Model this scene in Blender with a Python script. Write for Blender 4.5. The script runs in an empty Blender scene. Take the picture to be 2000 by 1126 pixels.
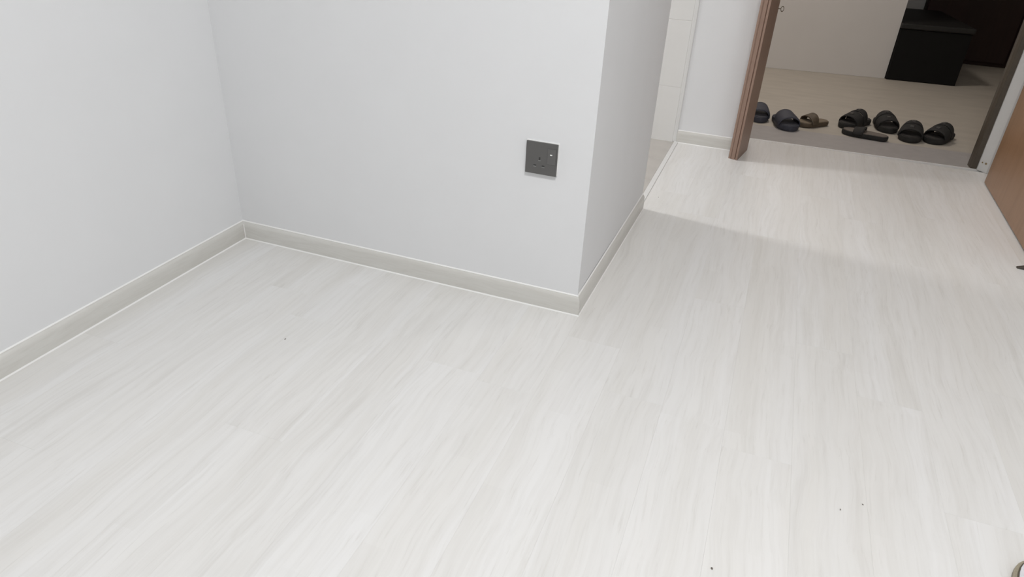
import bpy, bmesh, math, random
from mathutils import Vector, Matrix
random.seed(7)
scene = bpy.context.scene
COL = scene.collection

# ------------------------------------------------------------------ camera
cam_d = bpy.data.cameras.new('camera')
cam = bpy.data.objects.new('camera', cam_d)
COL.objects.link(cam)
R = Matrix(((0.9338, -0.2140, 0.2869), (0.3549, 0.4494, -0.8198), (0.0465, 0.8673, 0.4956))).to_4x4()
cam.matrix_world = Matrix.Translation((0.3692, -1.6497, 1.0378)) @ R
cam_d.sensor_fit = 'HORIZONTAL'
cam_d.sensor_width = 36.0
cam_d.lens = 36.0 * 1347.98 / 2000.0
cam_d.clip_start = 0.02
scene.camera = cam

# ------------------------------------------------------------------ world, lights, exposure
w = bpy.data.worlds.new('world')
scene.world = w
w.use_nodes = True
w.node_tree.nodes['Background'].inputs[0].default_value = (0.5, 0.5, 0.5, 1)
w.node_tree.nodes['Background'].inputs[1].default_value = 0.02
vs = scene.view_settings
vs.view_transform = 'Standard'
vs.look = 'None'
vs.exposure = -0.06
vs.gamma = 1.0
vs.use_curve_mapping = False


def area(name, loc, size, power, col):
    d = bpy.data.lights.new(name, 'AREA')
    d.shape = 'DISK'
    d.size = size
    d.energy = power
    d.color = col
    o = bpy.data.objects.new(name, d)
    COL.objects.link(o)
    o.location = loc
    return o


area('ceiling_lamp_room', (0.55, -1.55, 2.52), 0.45, 42, (1.0, 0.99, 0.98))
area('ceiling_lamp_hall', (0.80, 0.72, 2.52), 0.30, 4, (1.0, 0.96, 0.93))
area('ceiling_lamp_kitchen', (-2.2, 1.17, 2.42), 0.3, 38, (1.0, 0.985, 0.97))
area('ceiling_lamp_corridor', (0.2, 3.1, 2.45), 0.4, 17, (1.0, 0.91, 0.83))


# ------------------------------------------------------------------ materials
def nmat(name):
    m = bpy.data.materials.new(name)
    m.use_nodes = True
    nt = m.node_tree
    return m, nt, nt.nodes['Principled BSDF']


def lk(nt, a, b):
    nt.links.new(a, b)


def mat(name, col, rough=0.5, var=0.04, scale=30.0, bump=0.0, bscale=200.0, metal=0.0, stretch=(1, 1, 1), spec=0.5):
    m, nt, b = nmat(name)
    tc = nt.nodes.new('ShaderNodeTexCoord')
    mp = nt.nodes.new('ShaderNodeMapping')
    mp.inputs['Scale'].default_value = stretch
    n = nt.nodes.new('ShaderNodeTexNoise')
    n.inputs['Scale'].default_value = scale
    n.inputs['Detail'].default_value = 4
    r = nt.nodes.new('ShaderNodeValToRGB')
    r.color_ramp.elements[0].position = 0.3
    r.color_ramp.elements[1].position = 0.7
    r.color_ramp.elements[0].color = (*[max(0, c * (1 - var)) for c in col], 1)
    r.color_ramp.elements[1].color = (*[min(1, c * (1 + var)) for c in col], 1)
    lk(nt, tc.outputs['Object'], mp.inputs['Vector'])
    lk(nt, mp.outputs[0], n.inputs['Vector'])
    lk(nt, n.outputs['Fac'], r.inputs[0])
    lk(nt, r.outputs[0], b.inputs['Base Color'])
    b.inputs['Roughness'].default_value = rough
    b.inputs['Metallic'].default_value = metal
    b.inputs['Specular IOR Level'].default_value = spec
    if bump > 0:
        n2 = nt.nodes.new('ShaderNodeTexNoise')
        n2.inputs['Scale'].default_value = bscale
        n2.inputs['Detail'].default_value = 3
        bp = nt.nodes.new('ShaderNodeBump')
        bp.inputs['Strength'].default_value = bump
        bp.inputs['Distance'].default_value = 0.002
        lk(nt, mp.outputs[0], n2.inputs['Vector'])
        lk(nt, n2.outputs['Fac'], bp.inputs['Height'])
        lk(nt, bp.outputs[0], b.inputs['Normal'])
    return m


def wood_mat(name, base, light, dark, rough, axis=1, fine=70.0, fine_amt=0.5, streak_amt=0.35, plank_var=0.03, bump=0.06, k=0.045, stave=0.0, stave_col=(0.7, 0.69, 0.66)):
    """Straight-grained wood: the grain runs along the given local axis."""
    m, nt, b = nmat(name)
    N = nt.nodes.new
    tc = N('ShaderNodeTexCoord')
    oi = N('ShaderNodeObjectInfo')
    mul = N('ShaderNodeVectorMath'); mul.operation = 'SCALE'
    comb = N('ShaderNodeCombineXYZ')
    for i in range(3):
        lk(nt, oi.outputs['Random'], comb.inputs[i])
    lk(nt, comb.outputs[0], mul.inputs[0]); mul.inputs['Scale'].default_value = 37.0
    add = N('ShaderNodeVectorMath'); add.operation = 'ADD'
    # slight warp so the lines are not ruler-straight
    wn = N('ShaderNodeTexNoise'); wn.inputs['Scale'].default_value = 3.0; wn.inputs['Detail'].default_value = 2
    ws = N('ShaderNodeVectorMath'); ws.operation = 'SCALE'; ws.inputs['Scale'].default_value = 0.05
    lk(nt, tc.outputs['Object'], add.inputs[0]); lk(nt, mul.outputs[0], add.inputs[1])
    lk(nt, add.outputs[0], wn.inputs['Vector'])
    lk(nt, wn.outputs['Color'], ws.inputs[0])
    add2 = N('ShaderNodeVectorMath'); add2.operation = 'ADD'
    lk(nt, add.outputs[0], add2.inputs[0]); lk(nt, ws.outputs[0], add2.inputs[1])
    mp = N('ShaderNodeMapping')
    s = [1, 1, 1]; s[axis] = k
    mp.inputs['Scale'].default_value = s
    lk(nt, add2.outputs[0], mp.inputs['Vector'])

    def noise(sc, det, p0, p1):
        n = N('ShaderNodeTexNoise'); n.inputs['Scale'].default_value = sc; n.inputs['Detail'].default_value = det
        n.inputs['Roughness'].default_value = 0.6
        lk(nt, mp.outputs[0], n.inputs['Vector'])
        mr = N('ShaderNodeMapRange'); mr.inputs[1].default_value = p0; mr.inputs[2].default_value = p1
        lk(nt, n.outputs['Fac'], mr.inputs[0])
        return mr.outputs[0]

    def mix(fac, a, c, amt):
        mx = N('ShaderNodeMix'); mx.data_type = 'RGBA'
        mm = N('ShaderNodeMath'); mm.operation = 'MULTIPLY'; mm.inputs[1].default_value = amt
        lk(nt, fac, mm.inputs[0]); lk(nt, mm.outputs[0], mx.inputs[0])
        if isinstance(a, tuple): mx.inputs[6].default_value = (*a, 1)
        else: lk(nt, a, mx.inputs[6])
        mx.inputs[7].default_value = (*c, 1)
        return mx.outputs[2]
    broad = noise(9.0, 2, 0.35, 0.65)
    fin = noise(fine, 5, 0.42, 0.75)
    strk = noise(28.0, 4, 0.58, 0.72)
    c = mix(broad, base, light, 1.0)
    c = mix(fin, c, dark, fine_amt)
    c = mix(strk, c, dark, streak_amt)
    if stave > 0:
        c = mix(noise(170.0, 3, 0.60, 0.74), c, dark, 0.28)
    if stave > 0:
        br = N('ShaderNodeTexBrick')
        br.offset = 0.37; br.offset_frequency = 2; br.squash = 1.0
        for nm_, v_ in (('Scale', 1.0), ('Mortar Size', 0.0), ('Brick Width', 0.43), ('Row Height', 0.049), ('Bias', 0.0)):
            br.inputs[nm_].default_value = v_
        br.inputs['Color1'].default_value = (0, 0, 0, 1); br.inputs['Color2'].default_value = (1, 1, 1, 1)
        bm_ = N('ShaderNodeMapping'); bm_.inputs['Rotation'].default_value = (0, 0, math.pi / 2)
        off = N('ShaderNodeVectorMath'); off.operation = 'ADD'; off.inputs[1].default_value = (0.0735, 0, 0)
        shift = N('ShaderNodeCombineXYZ'); sm = N('ShaderNodeMath'); sm.operation = 'MULTIPLY'; sm.inputs[1].default_value = 9.0
        lk(nt, oi.outputs['Random'], sm.inputs[0]); lk(nt, sm.outputs[0], shift.inputs[1])
        a3 = N('ShaderNodeVectorMath'); a3.operation = 'ADD'
        lk(nt, tc.outputs['Object'], off.inputs[0]); lk(nt, off.outputs[0], a3.inputs[0]); lk(nt, shift.outputs[0], a3.inputs[1])
        lk(nt, a3.outputs[0], bm_.inputs['Vector']); lk(nt, bm_.outputs[0], br.inputs['Vector'])
        c = mix(br.outputs['Color'], c, stave_col, stave)
    hv = N('ShaderNodeHueSaturation')
    pv = N('ShaderNodeMapRange'); pv.inputs[3].default_value = 1 - plank_var; pv.inputs[4].default_value = 1 + plank_var
    lk(nt, oi.outputs['Random'], pv.inputs[0]); lk(nt, pv.outputs[0], hv.inputs['Value'])
    lk(nt, c, hv.inputs['Color'])
    lk(nt, hv.outputs[0], b.inputs['Base Color'])
    b.inputs['Roughness'].default_value = rough
    bp = N('ShaderNodeBump'); bp.inputs['Strength'].default_value = bump; bp.inputs['Distance'].default_value = 0.001
    lk(nt, fin, bp.inputs['Height']); lk(nt, bp.outputs[0], b.inputs['Normal'])
    return m


M = {}
M['wall'] = mat('white_wall_paint', (0.782, 0.790, 0.801), 0.75, 0.008, 6, 0.05, 260, spec=0.3)
M['ceiling'] = mat('ceiling_paint', (0.82, 0.82, 0.82), 0.8, 0.01, 5)
M['floor'] = wood_mat('whitewashed_laminate', (0.77, 0.762, 0.74), (0.82, 0.82, 0.815), (0.60, 0.585, 0.555), 0.42,
                      1, 85.0, 0.30, 0.34, 0.008, 0.05, 0.035, 0.22, (0.69, 0.68, 0.655))
M['slab'] = mat('floor_joint', (0.72, 0.71, 0.69), 0.8)
M['skirting'] = wood_mat('grey_oak_skirting', (0.635, 0.625, 0.59), (0.69, 0.685, 0.655), (0.52, 0.50, 0.46), 0.35, 0, 160.0, 0.35, 0.3, 0.0, 0.03, 0.06)
M['skirting_y'] = wood_mat('grey_oak_skirting_long', (0.635, 0.625, 0.59), (0.69, 0.685, 0.655), (0.52, 0.50, 0.46), 0.35, 1, 160.0, 0.35, 0.3, 0.0, 0.03, 0.06)
M['caulk'] = mat('white_sealant', (0.9, 0.9, 0.89), 0.35, 0.01)
M['tile'] = mat('white_glazed_tile', (0.78, 0.775, 0.76), 0.25, 0.012, 8)
M['grout'] = mat('grout', (0.74, 0.73, 0.71), 0.8)
M['floortile'] = mat('kitchen_floor_tile', (0.50, 0.475, 0.445), 0.4, 0.04, 12)
M['jamb'] = wood_mat('brown_jamb_wood', (0.25, 0.165, 0.123), (0.285, 0.19, 0.145), (0.19, 0.12, 0.087), 0.45, 2, 60.0, 0.16, 0.15, 0.0, 0.05)
M['door'] = wood_mat('brown_door_veneer', (0.27, 0.15, 0.08), (0.30, 0.17, 0.095), (0.20, 0.105, 0.052), 0.35, 2, 60.0, 0.4, 0.35, 0.0, 0.03)
M['bronze'] = mat('dark_bronze_frame', (0.075, 0.06, 0.043), 0.45, 0.08, 60)
M['white_frame'] = mat('white_frame_paint', (0.74, 0.74, 0.73), 0.5, 0.01)
M['brass'] = mat('dull_brass', (0.35, 0.27, 0.15), 0.4, 0.05, metal=0.7)
M['iron'] = mat('dull_ring_metal', (0.12, 0.09, 0.06), 0.5, 0.05, metal=0.5)
M['plate'] = mat('dark_grey_plastic', (0.105, 0.103, 0.10), 0.35, 0.02)
M['plate2'] = mat('dark_grey_rocker', (0.115, 0.113, 0.11), 0.3, 0.02)
M['hole'] = mat('socket_hole_black', (0.03, 0.03, 0.03), 0.6)
M['shutter'] = mat('socket_shutter_grey', (0.26, 0.26, 0.255), 0.4)
M['ind'] = mat('white_indicator', (0.9, 0.9, 0.88), 0.3)
M['cor_floor'] = mat('corridor_floor_stone', (0.50, 0.46, 0.40), 0.55, 0.06, 7, stretch=(0.6, 2, 1))
M['sill'] = mat('grey_threshold_stone', (0.42, 0.40, 0.39), 0.5, 0.05, 20)
M['cor_wall'] = mat('corridor_wall_paint', (0.74, 0.72, 0.70), 0.8, 0.01, 5)
M['black'] = mat('black_box_laminate', (0.004, 0.004, 0.0038), 0.6, 0.05, spec=0.25)
M['black_top'] = mat('black_lid_leather', (0.013, 0.0125, 0.0115), 0.55, 0.1, 40)  # lighter than the body: light on the upward face put into the colour
M['mahogany'] = wood_mat('dark_mahogany', (0.022, 0.009, 0.007), (0.030, 0.012, 0.009), (0.013, 0.006, 0.005), 0.7, 2, 50.0, 0.4, 0.3, 0.0, 0.03)
M['shoe_black'] = mat('black_shoe_rubber', (0.020, 0.019, 0.018), 0.8, 0.15, 50, 0.1)
M['shoe_black_in'] = mat('black_shoe_footbed', (0.035, 0.032, 0.030), 0.75, 0.15, 60)
M['shoe_navy'] = mat('navy_shoe_rubber', (0.045, 0.048, 0.066), 0.6, 0.12, 50, 0.1)
M['shoe_navy_in'] = mat('navy_shoe_footbed', (0.06, 0.062, 0.078), 0.75, 0.12, 60)
M['shoe_brown'] = mat('brown_sandal_leather', (0.095, 0.07, 0.045), 0.6, 0.15, 50, 0.1)
M['shoe_brown_in'] = mat('tan_sandal_footbed', (0.21, 0.165, 0.115), 0.7, 0.1, 50)
M['shoe_red'] = mat('dark_red_footbed_print', (0.10, 0.04, 0.035), 0.7, 0.15, 50)
M['shoe_grey_in'] = mat('grey_brown_footbed', (0.17, 0.145, 0.125), 0.7, 0.1, 50)
M['buckle'] = mat('dull_grey_buckle', (0.10, 0.095, 0.09), 0.5, 0.05, metal=0.3)
M['khaki'] = mat('khaki_canvas', (0.36, 0.32, 0.24), 0.85, 0.12, 300, 0.4, 900)
M['dark_trim'] = mat('dark_piping', (0.10, 0.085, 0.06), 0.8)
M['white_cloth'] = mat('white_lining_cloth', (0.72, 0.71, 0.74), 0.9, 0.03, 120, 0.4, 500)
M['rubber'] = mat('dark_rubber', (0.06, 0.05, 0.04), 0.7, 0.1, 60)
M['crumb'] = mat('dark_grit', (0.16, 0.14, 0.12), 0.8)


# ------------------------------------------------------------------ mesh helpers
def link_mesh(name, bm, m, parent=None, loc=None, smooth=False, bevel=0.0, angle=40):
    bmesh.ops.recalc_face_normals(bm, faces=bm.faces)
    me = bpy.data.meshes.new(name)
    bm.to_mesh(me)
    bm.free()
    me.materials.append(m)
    if smooth:
        for p in me.polygons:
            p.use_smooth = True
        me.set_sharp_from_angle(angle=math.radians(angle))
    o = bpy.data.objects.new(name, me)
    COL.objects.link(o)
    if parent is not None:
        o.parent = parent
    if loc is not None:
        o.location = loc
    if bevel > 0:
        md = o.modifiers.new('bevel', 'BEVEL')
        md.width = bevel
        md.segments = 2
        md.limit_method = 'ANGLE'
    return o


def add_box(bm, x0, x1, y0, y1, z0, z1):
    v = [bm.verts.new((x, y, z)) for z in (z0, z1) for y in (y0, y1) for x in (x0, x1)]
    for f in ((0, 2, 3, 1), (4, 5, 7, 6), (0, 1, 5, 4), (2, 6, 7, 3), (0, 4, 6, 2), (1, 3, 7, 5)):
        bm.faces.new([v[i] for i in f])


def add_prism(bm, pts, z0, z1):
    a = [bm.verts.new((x, y, z0)) for x, y in pts]
    b = [bm.verts.new((x, y, z1)) for x, y in pts]
    n = len(pts)
    bm.faces.new(a[::-1])
    bm.faces.new(b)
    for i in range(n):
        bm.faces.new((a[i], a[(i + 1) % n], b[(i + 1) % n], b[i]))


def box(name, dims, m, parent=None, bevel=0.0, origin=None):
    x0, x1, y0, y1, z0, z1 = dims
    if origin is None:
        origin = ((x0 + x1) / 2, (y0 + y1) / 2, z0)
    bm = bmesh.new()
    ox, oy, oz = origin
    add_box(bm, x0 - ox, x1 - ox, y0 - oy, y1 - oy, z0 - oz, z1 - oz)
    return link_mesh(name, bm, m, parent, origin, bevel=bevel)


def prism(name, pts, z0, z1, m, parent=None, bevel=0.0):
    bm = bmesh.new()
    add_prism(bm, pts, z0, z1)
    return link_mesh(name, bm, m, parent, bevel=bevel)


def empty(name, loc=(0, 0, 0), rz=0.0):
    o = bpy.data.objects.new(name, None)
    o.empty_display_size = 0.05
    COL.objects.link(o)
    o.location = loc
    o.rotation_euler.z = rz
    return o


def struct(o, label=None):
    o['kind'] = 'structure'
    if label:
        o['label'] = label
    return o


def tag(o, label, cat, group=None):
    o['label'] = label
    o['category'] = cat
    if group:
        o['group'] = group
    return o


def sweep(name, path, prof, m, parent=None, smooth=True):
    """Sweep a profile (offset from the wall line, height) along a mitred floor path; offset goes to the right of the path."""
    n = len(path)
    bm = bmesh.new()
    rings = []
    for i in range(n):
        p = Vector(path[i])
        d0 = (p - Vector(path[i - 1])).normalized() if i > 0 else None
        d1 = (Vector(path[i + 1]) - p).normalized() if i < n - 1 else None
        if d0 is None: d0 = d1
        if d1 is None: d1 = d0
        n0 = Vector((d0.y, -d0.x)); n1 = Vector((d1.y, -d1.x))
        mit = (n0 + n1)
        mit = mit / mit.dot(n0)
        rings.append([bm.verts.new((p.x + mit.x * a, p.y + mit.y * a, z)) for a, z in prof])
    k = len(prof)
    for i in range(n - 1):
        for j in range(k):
            bm.faces.new((rings[i][j], rings[i][(j + 1) % k], rings[i + 1][(j + 1) % k], rings[i + 1][j]))
    bm.faces.new(rings[0][::-1]); bm.faces.new(rings[-1])
    return link_mesh(name, bm, m, parent, smooth=smooth, angle=35)


# ------------------------------------------------------------------ plan points (metres)
T = 0.0103                        # skirting thickness
H = 0.059                         # skirting height
A = Vector((-0.0036, -0.0004))    # outside corner, skirting foot
B = Vector((-1.1574, -0.0012))    # inside corner, skirting foot
Cw = Vector((0.0085, 0.8728))     # end of the return wall, skirting foot
ZC = 2.55
RX = 1.46                         # right wall
YB = -4.2                         # wall behind the photographer
YF = 1.806                        # far wall face
LX = B.x - T

# ------------------------------------------------------------------ structure: walls
struct(prism('wall_left', [(LX - 0.12, YB - 0.12), (LX, YB - 0.12), (LX, B.y + T), (LX - 0.12, B.y + T)], 0, ZC, M['wall']),
       'pale white painted wall on the left of the alcove')
yb = B.y + T
struct(prism('wall_back', [(LX - 0.12, yb), (A.x - T, A.y + T), (A.x - T, A.y + T + 0.11), (LX - 0.12, yb + 0.11)], 0, ZC, M['wall']),
       'white painted wall with the dark socket')
struct(prism('wall_return', [(A.x - T - 0.11, A.y + T + 0.11), (A.x - T, A.y + T + 0.11), (Cw.x - T, Cw.y), (Cw.x - T - 0.11, Cw.y)], 0, ZC, M['wall']),
       'narrow white return wall running from the outside corner towards the entrance')
struct(prism('wall_far', [(-0.012, YF), (0.275, YF), (0.275, 2.05), (-0.012, 2.05)], 0, ZC, M['wall']),
       'narrow white wall between tiled wall and brown door jamb')
struct(box('wall_right', (RX, RX + 0.12, YB - 0.12, 2.30, 0, ZC), M['wall']), 'white painted wall behind the open brown door')
struct(box('wall_front', (LX, RX, YB - 0.12, YB, 0, ZC), M['wall']), 'white wall behind the photographer')
struct(box('wall_entrance', (0.275, RX, 1.83, 2.05, 2.12, ZC), M['wall']), 'white wall over the entrance doorway')
struct(box('ceiling', (LX - 0.12, RX + 0.12, YB - 0.12, 2.06, ZC, ZC + 0.1), M['ceiling']), 'plain white ceiling')

# ------------------------------------------------------------------ structure: laminate floor of single planks
fl = struct(box('floor', (LX - 0.1, RX + 0.05, YB - 0.05, 2.06, -0.06, -0.0085), M['slab'], origin=(0, 0, -0.06)), 'whitewashed wood laminate floor')
PW, PL, GAP = 0.147, 1.21, 0.0001
plank_cache = {}


def plank(x0, x1, y0, y1):
    lx, ly = x1 - x0 - GAP, y1 - y0 - GAP
    key = (round(lx, 4), round(ly, 4))
    if key not in plank_cache:
        bm = bmesh.new()
        e = 0.00025
        v0 = [(-lx / 2, -ly / 2), (lx / 2, -ly / 2), (lx / 2, ly / 2), (-lx / 2, ly / 2)]
        a = [bm.verts.new((x, y, -0.008)) for x, y in v0]
        b = [bm.verts.new((x, y, -e * 0.5)) for x, y in v0]
        c = [bm.verts.new((x - math.copysign(e, x), y - math.copysign(e, y), 0)) for x, y in v0]
        bm.faces.new(a[::-1]); bm.faces.new(c)
        for i in range(4):
            j = (i + 1) % 4
            bm.faces.new((a[i], a[j], b[j], b[i])); bm.faces.new((b[i], b[j], c[j], c[i]))
        me = bpy.data.meshes.new('plank')
        bmesh.ops.recalc_face_normals(bm, faces=bm.faces)
        bm.to_mesh(me); bm.free()
        me.materials.append(M['floor'])
        plank_cache[key] = me
    o = bpy.data.objects.new('plank', plank_cache[key])
    COL.objects.link(o)
    o.parent = fl
    o.location = ((x0 + x1) / 2, (y0 + y1) / 2, 0.06)
    return o


def lay(xa, xb, ya, yb_, phase):
    y = ya - PL + phase
    while y < yb_:
        a, b = max(y, ya), min(y + PL, yb_)
        if b - a > 0.02:
            plank(xa, xb, a, b)
        y += PL


i = 0
x = -0.002
while x < RX:
    lay(x, min(x + PW, RX), YB, 2.058, random.uniform(0.1, PL))
    x += PW
x = -0.002
while x > LX:
    lay(max(x - PW, LX), x, YB, 0.006, random.uniform(0.1, PL))
    x -= PW

# ------------------------------------------------------------------ structure: skirting with its white sealant lines
PROF = [(0, 0), (T, 0), (T, H - 0.016), (T - 0.0012, H - 0.0095), (T - 0.0038, H - 0.0042), (T - 0.0072, H - 0.0010), (0.0, H)]


def caulk_prof_bottom():
    return [(T - 0.001, 0.0), (T + 0.0028, 0.0), (T + 0.0022, 0.0012), (T, 0.0032), (T - 0.001, 0.0032)]


def caulk_prof_top():
    return [(0.0, H - 0.001), (0.0034, H - 0.0006), (0.003, H + 0.0006), (0.0012, H + 0.002), (0.0, H + 0.0026)]


def baseboard(name, path, m, label):
    o = struct(sweep(name, path, PROF, m), label)
    sweep('floor_sealant', path, caulk_prof_bottom(), M['caulk'], o)['label'] = 'thin white sealant line'
    sweep('wall_sealant', path, caulk_prof_top(), M['caulk'], o)['label'] = 'thin white sealant line'
    return o


# path runs so that the room lies to its right
wl0 = (LX, YB); wl1 = (LX, B.y + T)
wb1 = (A.x - T, A.y + T)
wr1 = (Cw.x - T, Cw.y)
# mitred joins: each run is trimmed by sweeping the full path with end segments of neighbours removed


def mitre_run(name, p0, p1, m, label, ext0=0.0, ext1=0.0):
    """One straight run; ext>0 lengthens the front face (outside mitre), ext<0 shortens it (inside mitre)."""
    p0 = Vector(p0); p1 = Vector(p1)
    d = (p1 - p0).normalized(); nrm = Vector((d.y, -d.x))

    def build(nm, prof, mm, parent=None):
        bm = bmesh.new()
        r0 = []; r1 = []
        for a, z in prof:
            q0 = p0 + nrm * a - d * (ext0 * a)
            q1 = p1 + nrm * a + d * (ext1 * a)
            r0.append(bm.verts.new((q0.x, q0.y, z))); r1.append(bm.verts.new((q1.x, q1.y, z)))
        k = len(prof)
        for j in range(k):
            bm.faces.new((r0[j], r0[(j + 1) % k], r1[(j + 1) % k], r1[j]))
        bm.faces.new(r0[::-1]); bm.faces.new(r1)
        return link_mesh(nm, bm, mm, parent, smooth=True, angle=35)
    o = struct(build(name, PROF, m), label)
    build('floor_sealant', caulk_prof_bottom(), M['caulk'], o)['label'] = 'thin white sealant line'
    build('wall_sealant', caulk_prof_top(), M['caulk'], o)['label'] = 'thin white sealant line'
    return o


bl = mitre_run('baseboard_left', wl0, wl1, M['skirting_y'], 'grey wood skirting along the left wall', 0, -1)
# upright sealant in the inside corner
bm = bmesh.new()
add_prism(bm, [(LX + T - 0.001, wl1[1] - T + 0.001), (LX + T + 0.0022, wl1[1] - T + 0.0008), (LX + T + 0.0008, wl1[1] - T - 0.0022), (LX + T - 0.001, wl1[1] - T - 0.001)], 0, H - 0.008)
link_mesh('corner_sealant', bm, M['caulk'], bl)['label'] = 'thin white sealant line'
mitre_run('baseboard_back', wl1, wb1, M['skirting'], 'grey wood skirting under the wall with the socket', -1, 1)
mitre_run('baseboard_return', wb1, wr1, M['skirting_y'], 'grey wood skirting along the return wall', 1, 0)
mitre_run('baseboard_far', (-0.012, YF), (0.262, YF), M['skirting'], 'short grey wood skirting beside the brown door jamb', 0, 0)
mitre_run('baseboard_right', (RX, 0.9), (RX, YB), M['skirting_y'], 'grey wood skirting along the right wall', 0, 0)

# ------------------------------------------------------------------ structure: tiled room beside the passage
kt = struct(prism('wall_tiled', [(-2.7, YF + 0.0012), (-0.012, YF + 0.0012), (-0.012, YF + 0.12), (-2.7, YF + 0.12)], -0.02, ZC, M['grout']),
            'white tiled wall seen through the side opening')
tile_mesh = {}


def tile(parent, x, y, z, sx, sy, sz, m, name='tile', bev=0.0012):
    key = (round(sx, 4), round(sy, 4), round(sz, 4), m.name)
    if key not in tile_mesh:
        bm = bmesh.new()
        add_box(bm, 0, sx, 0, sy, 0, sz)
        bmesh.ops.bevel(bm, geom=bm.edges[:], offset=bev, segments=1, affect='EDGES')
        bmesh.ops.recalc_face_normals(bm, faces=bm.faces)
        me = bpy.data.meshes.new(name); bm.to_mesh(me); bm.free(); me.materials.append(m)
        tile_mesh[key] = me
    o = bpy.data.objects.new(name, tile_mesh[key]); COL.objects.link(o)
    o.parent = parent
    pl = parent.location
    o.location = (x - pl.x, y - pl.y, z - pl.z)
    return o


TH = 0.3045
for ix in range(5):
    for iz in range(5):
        z0 = 0.263 + (iz - 1) * TH
        tile(kt, -0.0305 - (ix + 1) * 0.6 + 0.001, YF + 0.0, max(z0, -0.01) + 0.001, 0.598, 0.0085, TH - 0.002 if z0 > -0.01 else TH - 0.002 + (z0 + 0.01), M['tile'])
ke = struct(prism('trim_1', [(-0.0295, YF - 0.004), (-0.012, YF - 0.004), (-0.012, YF + 0.012), (-0.0295, YF + 0.012)], 0, ZC, M['white_frame'], bevel=0.002),
            'narrow white edge trim where the tiles meet the painted wall')
kf = struct(box('floor_kitchen', (-2.7, -0.004, 0.1, 1.82, -0.06, -0.012), M['grout'], origin=(0, 0, -0.06)), 'beige tiled floor of the side room')
for ix in range(5):
    for iy in range(6):
        y0 = 1.812 - (iy + 1) * 0.3
        if y0 < 0.1: continue
        tile(kf, -0.022 - (ix + 1) * 0.6, y0 + 0.001, -0.013, 0.598, 0.298, 0.010, M['floortile'])
struct(prism('trim_2', [(-0.022, 0.873), (-0.0019, 0.873), (-0.0019, YF), (-0.022, YF)], -0.01, 0.0025, M['white_frame'], bevel=0.001),
       'thin white strip between laminate and kitchen tiles')
struct(box('wall_kitchen', (-2.82, -2.7, 0.1, 1.92, 0, ZC), M['wall']), 'white wall at the end of the side room')
struct(box('ceiling_kitchen', (-2.82, LX - 0.12, 0.0, 1.93, ZC, ZC + 0.1), M['ceiling']), 'white ceiling of the side room')
struct(box('wall_kitchen_near', (-2.82, LX - 0.12, 0.01, 0.12, 0, ZC), M['wall']), 'white near wall of the side room')

# ------------------------------------------------------------------ structure: entrance frame and doors
# brown left jamb board, slightly turned, with a grooved front edge
f1 = Vector((0.2583, 1.687)); f2 = Vector((0.2969, 1.6565)); bk = Vector((0.3293, 1.845))
jd = (bk - f2).normalized(); jn = Vector((-jd.y, jd.x))
jl = (bk - f2).length


def jp(a, b):           # a along the depth, b across the thickness
    q = f2 + jd * a + jn * b
    return (q.x, q.y)


TW = 0.044
pts = [jp(0, 0), jp(jl, 0), jp(jl + 0.03, TW * 0.3), jp(jl + 0.03, TW), jp(0.010, TW), jp(0.006, TW * 0.78), jp(0.0085, TW * 0.70),
       jp(0.004, TW * 0.62), jp(0.003, TW * 0.32), jp(0.008, TW * 0.27), jp(0.002, TW * 0.2)]
jamb = struct(prism('trim_3', pts, 0.0, 2.1, M['jamb'], bevel=0.0008), 'brown wooden door jamb board with a grooved front edge')
bm = bmesh.new()
hc = Vector((0.3455, 1.868, 0.648))
NR, NS = 20, 8
rr = []
for a in range(NR):
    t = 2 * math.pi * a / NR
    ring = []
    for s in range(NS):
        u = 2 * math.pi * s / NS
        r = 0.0105 + 0.0020 * math.cos(u)
        ring.append(bm.verts.new((hc.x + r * math.cos(t) * 0.6, hc.y + 0.002 * math.sin(u), hc.z + r * math.sin(t))))
    rr.append(ring)
for a in range(NR):
    for s in range(NS):
        bm.faces.new((rr[a][s], rr[a][(s + 1) % NS], rr[(a + 1) % NR][(s + 1) % NS], rr[(a + 1) % NR][s]))
add_box(bm, hc.x - 0.018, hc.x - 0.0055, hc.y - 0.002, hc.y + 0.002, hc.z - 0.002, hc.z + 0.002)
link_mesh('ring_hook', bm, M['iron'], jamb, smooth=True)['label'] = 'small metal ring hook'

# frame head (above the picture)
struct(box('trim_4', (0.285, 1.43, 1.86, 1.95, 2.06, 2.12), M['jamb'], bevel=0.002), 'brown wooden door frame head')

# white right reveal with two brass screw heads
rev = struct(prism('trim_5', [(1.372, 2.087), (1.405, 2.05), (RX, 2.05), (RX, 2.16), (1.372, 2.16)], 0, ZC, M['white_frame'], bevel=0.0015),
             'white painted door reveal on the right of the entrance')
fd = (Vector((1.405, 2.05)) - Vector((1.372, 2.087))).normalized()
fn = Vector((fd.y, -fd.x))
for k, (s, sc) in enumerate(((0.014, 0.0042), (0.032, 0.0060))):
    c = Vector((1.372, 2.087)) + fd * s
    bm = bmesh.new()
    mt = Matrix.Translation((c.x, c.y, 0.042)) @ Vector((fn.x, fn.y, 0)).to_track_quat('Z', 'Y').to_matrix().to_4x4()
    bmesh.ops.create_cone(bm, cap_ends=True, segments=14, radius1=sc, radius2=sc * 0.7, depth=0.004, matrix=mt)
    link_mesh('screw_head', bm, M['brass'], rev, smooth=True)['label'] = 'small brass screw head'

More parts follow.
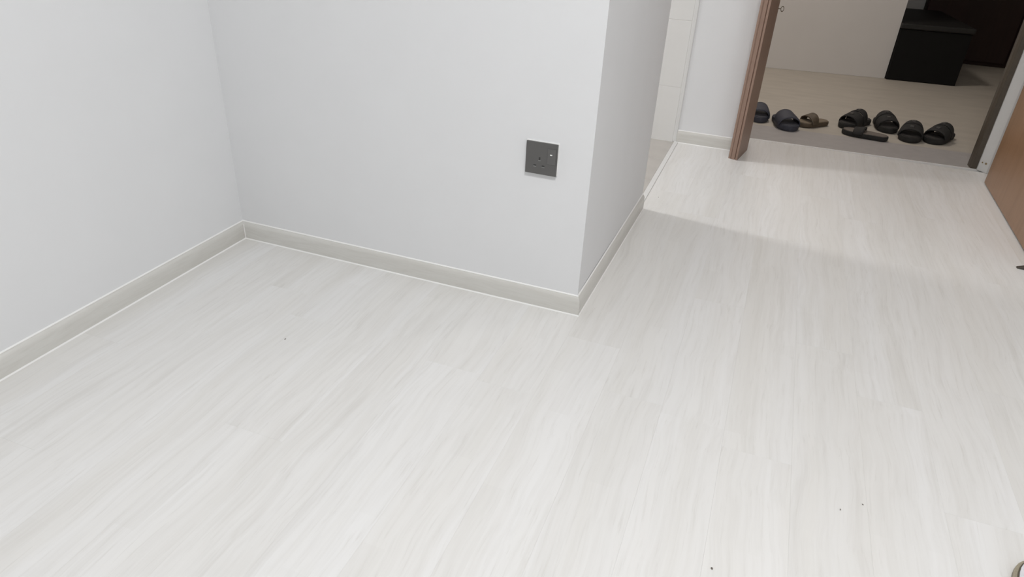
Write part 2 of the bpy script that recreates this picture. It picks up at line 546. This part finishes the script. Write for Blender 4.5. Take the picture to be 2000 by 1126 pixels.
# dark gate frame posts and rail outside
gate = struct(prism('trim_6', [(1.345, 2.125), (1.350, 2.098), (1.3715, 2.094), (1.3715, 2.16), (1.345, 2.16)], -0.002, 2.1, M['bronze'], bevel=0.001),
              'dark bronze gate frame post at the right of the entrance')
bm = bmesh.new()
add_box(bm, 0.276, 0.300, 2.07, 2.13, 0, 2.1)
link_mesh('gate_post', bm, M['bronze'], gate)
bm = bmesh.new()
add_box(bm, 0.276, 1.3715, 2.10, 2.15, 2.06, 2.10)
link_mesh('gate_rail', bm, M['bronze'], gate)

# main door leaf, swung inwards against the right wall
h0 = Vector((1.3655, 1.884)); h1 = Vector((1.353, 1.113))
dd = (h1 - h0).normalized(); dn = Vector((-dd.y, dd.x))
if dn.x < 0: dn = -dn
dl = 0.90
dp = [h0, h0 + dd * dl, h0 + dd * dl + dn * 0.044, h0 + dn * 0.044]
leaf = struct(prism('door_1', [(p.x, p.y) for p in dp], 0.006, 2.05, M['door'], bevel=0.0015), 'plain brown wooden entrance door standing open on the right')


def dpt(s, off, z): return Vector((h0.x + dd.x * s - dn.x * off, h0.y + dd.y * s - dn.y * off, z))


# lever handle and rose (above the picture) and hinges
bm = bmesh.new()
c = dpt(dl - 0.07, 0.0, 1.0)
q = Vector((-dn.x, -dn.y, 0)).to_track_quat('Z', 'Y').to_matrix().to_4x4()
bmesh.ops.create_cone(bm, cap_ends=True, segments=24, radius1=0.026, radius2=0.025, depth=0.012, matrix=Matrix.Translation(c + Vector((-dn.x, -dn.y, 0)) * 0.006) @ q)
bmesh.ops.create_cone(bm, cap_ends=True, segments=16, radius1=0.009, radius2=0.009, depth=0.05, matrix=Matrix.Translation(c + Vector((-dn.x, -dn.y, 0)) * 0.03) @ q)
q2 = Vector((dd.x, dd.y, 0)).to_track_quat('Z', 'Y').to_matrix().to_4x4()
bmesh.ops.create_cone(bm, cap_ends=True, segments=16, radius1=0.009, radius2=0.008, depth=0.12, matrix=Matrix.Translation(c + Vector((-dn.x, -dn.y, 0)) * 0.052 - Vector((dd.x, dd.y, 0)) * 0.055) @ q2)
link_mesh('door_handle', bm, M['brass'], leaf, smooth=True)
for z in (0.25, 1.05, 1.85):
    bm = bmesh.new()
    c = h0 + dn * 0.05
    bmesh.ops.create_cone(bm, cap_ends=True, segments=14, radius1=0.007, radius2=0.007, depth=0.09, matrix=Matrix.Translation((c.x, c.y, z)))
    link_mesh('hinge', bm, M['brass'], leaf, smooth=True)
struct(box('trim_7', (1.422, RX, 1.86, 1.92, 0, 2.1), M['jamb'], bevel=0.001), 'brown wooden hinge post behind the open door')

# ------------------------------------------------------------------ structure: corridor outside
struct(prism('floor_threshold', [(0.2, 2.054), (1.46, 2.096), (1.46, 2.378), (0.2, 2.345)], -0.06, -0.0005, M['sill'], bevel=0.0005), 'grey stone door threshold')  # separate slab, greyer than the corridor floor beyond it
struct(prism('trim_8', [(0.2, 2.0465), (1.46, 2.0905), (1.46, 2.0985), (0.2, 2.0545)], -0.02, 0.002, M['caulk']), 'thin pale strip along the threshold')
struct(prism('floor_corridor', [(-1.6, 2.30), (0.2, 2.345), (1.46, 2.378), (3.4, 2.43), (3.4, 5.6), (-1.6, 5.6)], -0.06, -0.001, M['cor_floor']), 'dim beige stone corridor floor')
e1 = Vector((1.1304, 4.1126)); ed = (e1 - Vector((0.323, 4.0031))).normalized(); en = Vector((-ed.y, ed.x))
e0 = e1 - ed * 2.9
struct(prism('wall_corridor', [(e0.x, e0.y), (e1.x, e1.y), (e1.x + en.x * 0.14, e1.y + en.y * 0.14), (e0.x + en.x * 0.14, e0.y + en.y * 0.14)], 0, ZC, M['cor_wall']),
       'plain grey white corridor wall facing the entrance')
struct(box('wall_recess', (-1.6, 3.4, 5.25, 5.35, 0, ZC), M['cor_wall']), 'dim wall at the back of the corridor recess')
struct(box('wall_corridor_end', (3.3, 3.4, 2.3, 5.3, 0, ZC), M['cor_wall']), 'corridor end wall')
struct(box('wall_corridor_left', (-1.7, -1.6, 1.92, 5.3, 0, ZC), M['cor_wall']), 'corridor wall on the left')
struct(box('wall_corridor_near', (-1.6, 0.275, 2.05, 2.16, 0, ZC), M['cor_wall']), 'corridor side of the entrance wall on the left')
struct(box('wall_corridor_near_right', (RX + 0.12, 3.3, 2.16, 2.30, 0, ZC), M['cor_wall']), 'corridor side of the entrance wall on the right')
struct(box('wall_corridor_over', (0.275, RX, 2.055, 2.16, 2.12, ZC), M['cor_wall']), 'corridor wall over the entrance')
struct(box('ceiling_corridor', (-1.7, 3.4, 2.06, 5.35, ZC, ZC + 0.1), M['ceiling']), 'corridor ceiling')

# ------------------------------------------------------------------ things in the corridor
bx = tag(empty('storage_chest', (1.372, 4.10, 0), math.radians(5)), 'long black storage chest with a flat lid beside the corridor wall end', 'box')
bm = bmesh.new(); add_box(bm, -0.235, 0.222, 0.01, 0.975, 0.0, 0.345)
link_mesh('body', bm, M['black'], bx, bevel=0.004)
bm = bmesh.new(); add_box(bm, -0.24, 0.232, 0.0, 0.985, 0.348, 0.385)
link_mesh('lid', bm, M['black_top'], bx, bevel=0.008)

cb = tag(empty('wooden_cabinet', (2.03, 5.145, 0)), 'dark reddish wooden cabinet in the unlit corridor recess', 'cabinet')
bm = bmesh.new(); add_box(bm, -0.62, 0.75, 0.0, 0.10, 0.0, 1.9)
link_mesh('carcass', bm, M['mahogany'], cb, bevel=0.003)
for s in range(2):
    bm = bmesh.new(); add_box(bm, -0.61 + s * 0.685, 0.06 + s * 0.685, -0.018, -0.001, 0.03, 1.88)
    d = link_mesh('door', bm, M['mahogany'], cb, bevel=0.003)
    bm = bmesh.new(); xk = 0.03 if s == 0 else 0.11
    bmesh.ops.create_uvsphere(bm, u_segments=12, v_segments=8, radius=0.014, matrix=Matrix.Translation((xk, -0.03, 0.95)))
    link_mesh('knob', bm, M['brass'], d, smooth=True)


# ------------------------------------------------------------------ footwear
def foot_half(s, wd, toe=1.0):
    """Half width along the sole, s = 0 heel .. 1 toe."""
    base = math.sqrt(max(0.0, 1 - (1 - min(1, s / 0.16)) ** 2.2))
    tipr = math.sqrt(max(0.0, 1 - max(0, (s - 0.72) / 0.28) ** (2.3 * toe)))
    body = 0.36 + 0.13 * math.sin(math.pi * min(1, max(0, (s - 0.18) / 0.95)) ** 1.25)
    return wd * body * min(base, 1) * tipr


def make_shoe(kind, heel, toe_pt, wd, th, vh, mats, label, cat, group=None, zs=0.0):
    hx, hy = heel; tx, ty = toe_pt
    L = math.hypot(tx - hx, ty - hy)
    ang = math.atan2(ty - hy, tx - hx) - math.pi / 2
    root = empty({'strap': 'strap_sandal', 'slide': 'slide_sandal', 'flat': 'flat_sandal'}[kind], (hx, hy, zs), ang)
    tag(root, label, cat, group)
    mo, mi = mats[0], mats[1]
    NSt = 26
    # sole with a rounded rim
    bm = bmesh.new()
    ss = [0.5 - 0.5 * math.cos(math.pi * k / NSt) for k in range(NSt + 1)]
    left = [(-foot_half(s, wd), s * L) for s in ss]
    right = [(foot_half(s, wd), s * L) for s in reversed(ss)]
    outline = left + right[1:-1]

    def ring(sc, z, ins=0.0):
        out = []
        for px_, py_ in outline:
            out.append(bm.verts.new((px_ * sc, (py_ - L / 2) * (1 - (1 - sc) * 0.4) + L / 2, z)))
        return out
    levels = [ring(0.93, 0.0), ring(1.0, th * 0.2), ring(1.03, th * 0.65), ring(1.0, th * 0.97), ring(0.95, th)]
    n = len(outline)
    for a, b in zip(levels[:-1], levels[1:]):
        for k in range(n):
            bm.faces.new((a[k], a[(k + 1) % n], b[(k + 1) % n], b[k]))
    bm.faces.new(levels[0][::-1]); bm.faces.new(levels[-1])
    link_mesh('sole', bm, mo, root, smooth=True, angle=60)
    # footbed
    bm = bmesh.new()
    a = ring(0.90, th - 0.001); b = ring(0.88, th + 0.003)
    for k in range(n):
        bm.faces.new((a[k], a[(k + 1) % n], b[(k + 1) % n], b[k]))
    bm.faces.new(a[::-1]); bm.faces.new(b)
    link_mesh('footbed', bm, mi, root, smooth=True, angle=60)
    # straps over the foot: one wide band, or two bands with a gap
    bands = {'strap': ((0.36, 0.545, 1.0, 0.93), (0.562, 0.82, 0.88, 0.62)), 'slide': ((0.40, 0.84, 1.0, 0.70),),
             'flat': ((0.50, 0.74, 1.0, 0.70),)}[kind]
    NA, NU = 18, 6
    for s0, s1, h0_, h1_ in bands:
        bm = bmesh.new()
        rows = []
        for j in range(NU + 1):
            u = j / NU
            s = s0 + (s1 - s0) * u
            hw = foot_half(s, wd) * 1.03
            hh = vh * (h0_ + (h1_ - h0_) * u)
            row = []
            for i_ in range(NA + 1):
                t = math.pi * i_ / NA
                sz = max(0.0, math.sin(t)) ** 0.68
                yy = s * L + 0.02 * L * (1 - sz) * (1 - 2 * u)
                row.append(bm.verts.new((-math.cos(t) * hw, yy, th * 0.6 + hh * sz)))
            rows.append(row)
        for j in range(NU):
            for i_ in range(NA):
                bm.faces.new((rows[j][i_], rows[j][i_ + 1], rows[j + 1][i_ + 1], rows[j + 1][i_]))
        up = link_mesh('strap', bm, mo, root, smooth=True, angle=80)
        md = up.modifiers.new('thickness', 'SOLIDIFY'); md.thickness = 0.005; md.offset = 1
        if kind == 'strap':
            bm = bmesh.new()
            sm_ = (s0 + s1) / 2; zt = th * 0.6 + vh * (h0_ + h1_) / 2 + 0.003
            add_box(bm, -0.004, 0.014, sm_ * L - 0.010, sm_ * L + 0.010, zt - 0.004, zt + 0.005)
            link_mesh('buckle', bm, M['buckle'], up, bevel=0.001)['label'] = 'small dull metal buckle'  # lighter grey block on top of each strap
    return root


BK = (M['shoe_black'], M['shoe_black_in'])
NV = (M['shoe_navy'], M['shoe_navy_in'])
SG = 'footwear left outside the entrance'
make_shoe('slide', (0.330, 2.625), (0.352, 2.385), 0.105, 0.03, 0.060, NV, 'navy slide sandal half hidden behind the brown door jamb', 'sandal', SG)
make_shoe('slide', (0.444, 2.520), (0.524, 2.295), 0.115, 0.03, 0.062, NV, 'navy slide sandal fully in view, beside the half hidden navy one', 'sandal', SG)
make_shoe('flat', (0.705, 2.555), (0.555, 2.430), 0.095, 0.024, 0.050, (M['shoe_brown'], M['shoe_brown_in']), 'small brown sandal with a tan footbed, right of the navy slides', 'sandal', SG)
make_shoe('strap', (0.925, 2.720), (0.785, 2.515), 0.105, 0.028, 0.068, BK, 'black two-strap sandal just behind the crosswise flat sandal, toe turned left', 'sandal', SG)
make_shoe('flat', (1.005, 2.375), (0.782, 2.432), 0.095, 0.024, 0.032, (M['shoe_black'], M['shoe_grey_in']), 'flat dark sandal with grey brown footbed lying crosswise in front of the black sandals', 'sandal', SG)
make_shoe('strap', (0.990, 2.775), (1.030, 2.540), 0.108, 0.028, 0.068, BK, 'black two-strap sandal turned right, third from the dark gate post', 'sandal', SG)
make_shoe('strap', (1.148, 2.640), (1.108, 2.405), 0.112, 0.028, 0.066, BK, 'black two-strap sandal with a gap either side, second from the gate post', 'sandal', SG)
make_shoe('strap', (1.335, 2.655), (1.210, 2.445), 0.110, 0.028, 0.070, BK, 'rightmost black two-strap sandal, nearest the dark gate post', 'sandal', SG)

# ------------------------------------------------------------------ wall socket
SX, SZ, S = -0.1896, 0.4013, 0.086
yw = A.y + T
sk = tag(empty('wall_socket', (SX + S / 2, yw - 0.003, SZ + S / 2)), 'dark grey square wall socket with a switch on the white wall', 'socket')


def rbox(name, x0, x1, y0, y1, z0, z1, m, parent, bev=0.001):
    bm = bmesh.new(); add_box(bm, x0, x1, y0, y1, z0, z1)
    return link_mesh(name, bm, m, parent, bevel=bev)


hs = S / 2
rbox('mounting_rim', -hs - 0.0008, hs + 0.0012, -0.0025, 0.003, -hs + 0.001, hs + 0.0015, M['caulk'], sk, 0.0005)['label'] = 'thin white rim'  # white edge added for the highlight line along top and right
# face plate as one solid block; the pin holes are dark pads on it
plate = rbox('face_plate', -hs, hs, -0.0075, -0.0025, -hs, hs, M['plate'], sk, 0.0012)
# raised rocker, dark pin hole pads and the pale lip below each
rk = rbox('rocker_switch', 0.0165, 0.0395, -0.0092, -0.0074, -0.012, 0.030, M['plate2'], sk, 0.0008)
rbox('indicator', 0.0235, 0.0295, -0.0098, -0.0091, 0.0128, 0.0158, M['ind'], rk, 0.0003)['label'] = 'small white indicator'  # small raised white spot on the upper rocker
for nm, cx, cz, wx, wz in (('earth_hole', -0.0045, -0.0005, 0.0042, 0.0085), ('pin_hole', -0.0165, -0.0195, 0.0075, 0.0042), ('pin_hole', 0.0065, -0.0195, 0.0075, 0.0042)):
    h = rbox(nm, cx - wx / 2, cx + wx / 2, -0.0077, -0.0070, cz - wz / 2, cz + wz / 2, M['hole'], sk, 0.0002)  # black pad, shade inside the hole put into its colour
    rbox('shutter', cx - max(wx, 0.006) / 2, cx + max(wx, 0.006) / 2, -0.0082, -0.0073, cz - wz / 2 - 0.0016, cz - wz / 2 + 0.0002, M['shutter'], h, 0.0002)  # pale strip along the lower edge of each hole

# ------------------------------------------------------------------ small things on the floor
# doorstop wedge by the free edge of the brown door
ws_ = tag(empty('doorstop', (1.345, 0.955, 0), 0), 'dark rubber doorstop wedge on the floor by the brown door', 'doorstop')
bm = bmesh.new()
prof = [(-0.050, 0.0), (0.045, 0.0), (0.045, 0.026), (0.036, 0.028), (-0.046, 0.004)]
va = [bm.verts.new((x_, -0.018 * (0.45 if x_ < 0 else 1), z_)) for x_, z_ in prof]
vb = [bm.verts.new((x_, 0.018 * (0.45 if x_ < 0 else 1), z_)) for x_, z_ in prof]
bm.faces.new(va); bm.faces.new(vb[::-1])
for k in range(5):
    bm.faces.new((va[k], vb[k], vb[(k + 1) % 5], va[(k + 1) % 5]))
link_mesh('wedge', bm, M['rubber'], ws_, bevel=0.002)
for k in range(4):
    bm = bmesh.new(); xx = -0.02 + k * 0.016; zz = 0.004 + (xx + 0.046) * 0.2927
    add_box(bm, xx, xx + 0.005, -0.012, 0.012, zz - 0.001, zz + 0.0025)
    link_mesh('grip_rib', bm, M['rubber'], ws_)

# khaki slipper at the lower right corner of the picture
sl = tag(empty('house_slipper', (1.012, -0.622, 0), 0), 'khaki slipper with white lining at the lower right corner', 'slipper')
n = 40


def slip_outline(sc, dy=0.0):
    L_ = 0.27; out = []
    for k in range(n):
        t = 2 * math.pi * k / n
        c_, s_ = math.cos(t), math.sin(t)
        w_ = 0.050 + 0.008 * s_
        out.append((c_ * w_ * sc if abs(c_) > 0 else 0, s_ * L_ / 2 * (1 - (1 - sc) * 0.35) + dy))
    return out


def loft(name, rings, m, parent, cap0=True, cap1=True):
    bm = bmesh.new()
    vr = [[bm.verts.new(p) for p in r] for r in rings]
    for a, b in zip(vr[:-1], vr[1:]):
        for k in range(n):
            bm.faces.new((a[k], a[(k + 1) % n], b[(k + 1) % n], b[k]))
    if cap0: bm.faces.new(vr[0][::-1])
    if cap1: bm.faces.new(vr[-1])
    return link_mesh(name, bm, m, parent, smooth=True, angle=50)


R_ = lambda sc, z: [(x_, y_, z) for x_, y_ in slip_outline(sc)]
loft('sole', [R_(0.97, 0), R_(1.02, 0.005), R_(1.02, 0.011), R_(0.90, 0.014)], M['khaki'], sl)['label'] = 'khaki fabric sole'
loft('piping', [R_(0.90, 0.0135), R_(0.905, 0.017), R_(0.87, 0.018), R_(0.86, 0.0135)], M['dark_trim'], sl)['label'] = 'dark piping'
loft('lining', [R_(0.865, 0.0135), R_(0.86, 0.020), R_(0.72, 0.023), R_(0.3, 0.023)], M['white_cloth'], sl)['label'] = 'white lining'
bm = bmesh.new(); rows = []
for j in range(9):
    yy = -0.075 + 0.075 * j / 8
    hw = 0.056 * math.sqrt(max(0.05, 1 - (yy / 0.14) ** 2))
    rows.append([bm.verts.new((-math.cos(math.pi * k / 14) * hw, yy, 0.02 + (0.058 - 0.012 * j / 8) * math.sin(math.pi * k / 14))) for k in range(15)])
for j in range(8):
    for k in range(14):
        bm.faces.new((rows[j][k], rows[j][k + 1], rows[j + 1][k + 1], rows[j + 1][k]))
ob = link_mesh('strap', bm, M['khaki'], sl, smooth=True, angle=80)
md = ob.modifiers.new('thickness', 'SOLIDIFY'); md.thickness = 0.005

# grit on the floor
for k, (gx, gy, gs, lb) in enumerate(((-0.6748, -0.4392, 0.0032, 'tiny dark crumb on the floor below the left skirting'),
                                      (0.681, -0.4833, 0.0034, 'tiny dark crumb, left one of two near the lower right'),
                                      (0.7246, -0.45, 0.0026, 'tiny dark crumb, right one of two near the lower right'),
                                      (0.4565, -0.7288, 0.0034, 'tiny dark crumb at the bottom edge of the floor'),
                                      (0.0421, 1.0186, 0.0028, 'tiny dark crumb on the floor beside the side opening'))):
    bm = bmesh.new()
    bmesh.ops.create_icosphere(bm, subdivisions=1, radius=gs)
    for v in bm.verts:
        v.co *= random.uniform(0.45, 1.1)
        v.co.z *= 0.5
        v.co.x *= 0.8 if k != 1 else 0.45
    o = link_mesh('floor_crumb', bm, M['crumb'], None, (gx, gy, gs * 0.28))
    tag(o, lb, 'crumb', 'crumbs on the floor')
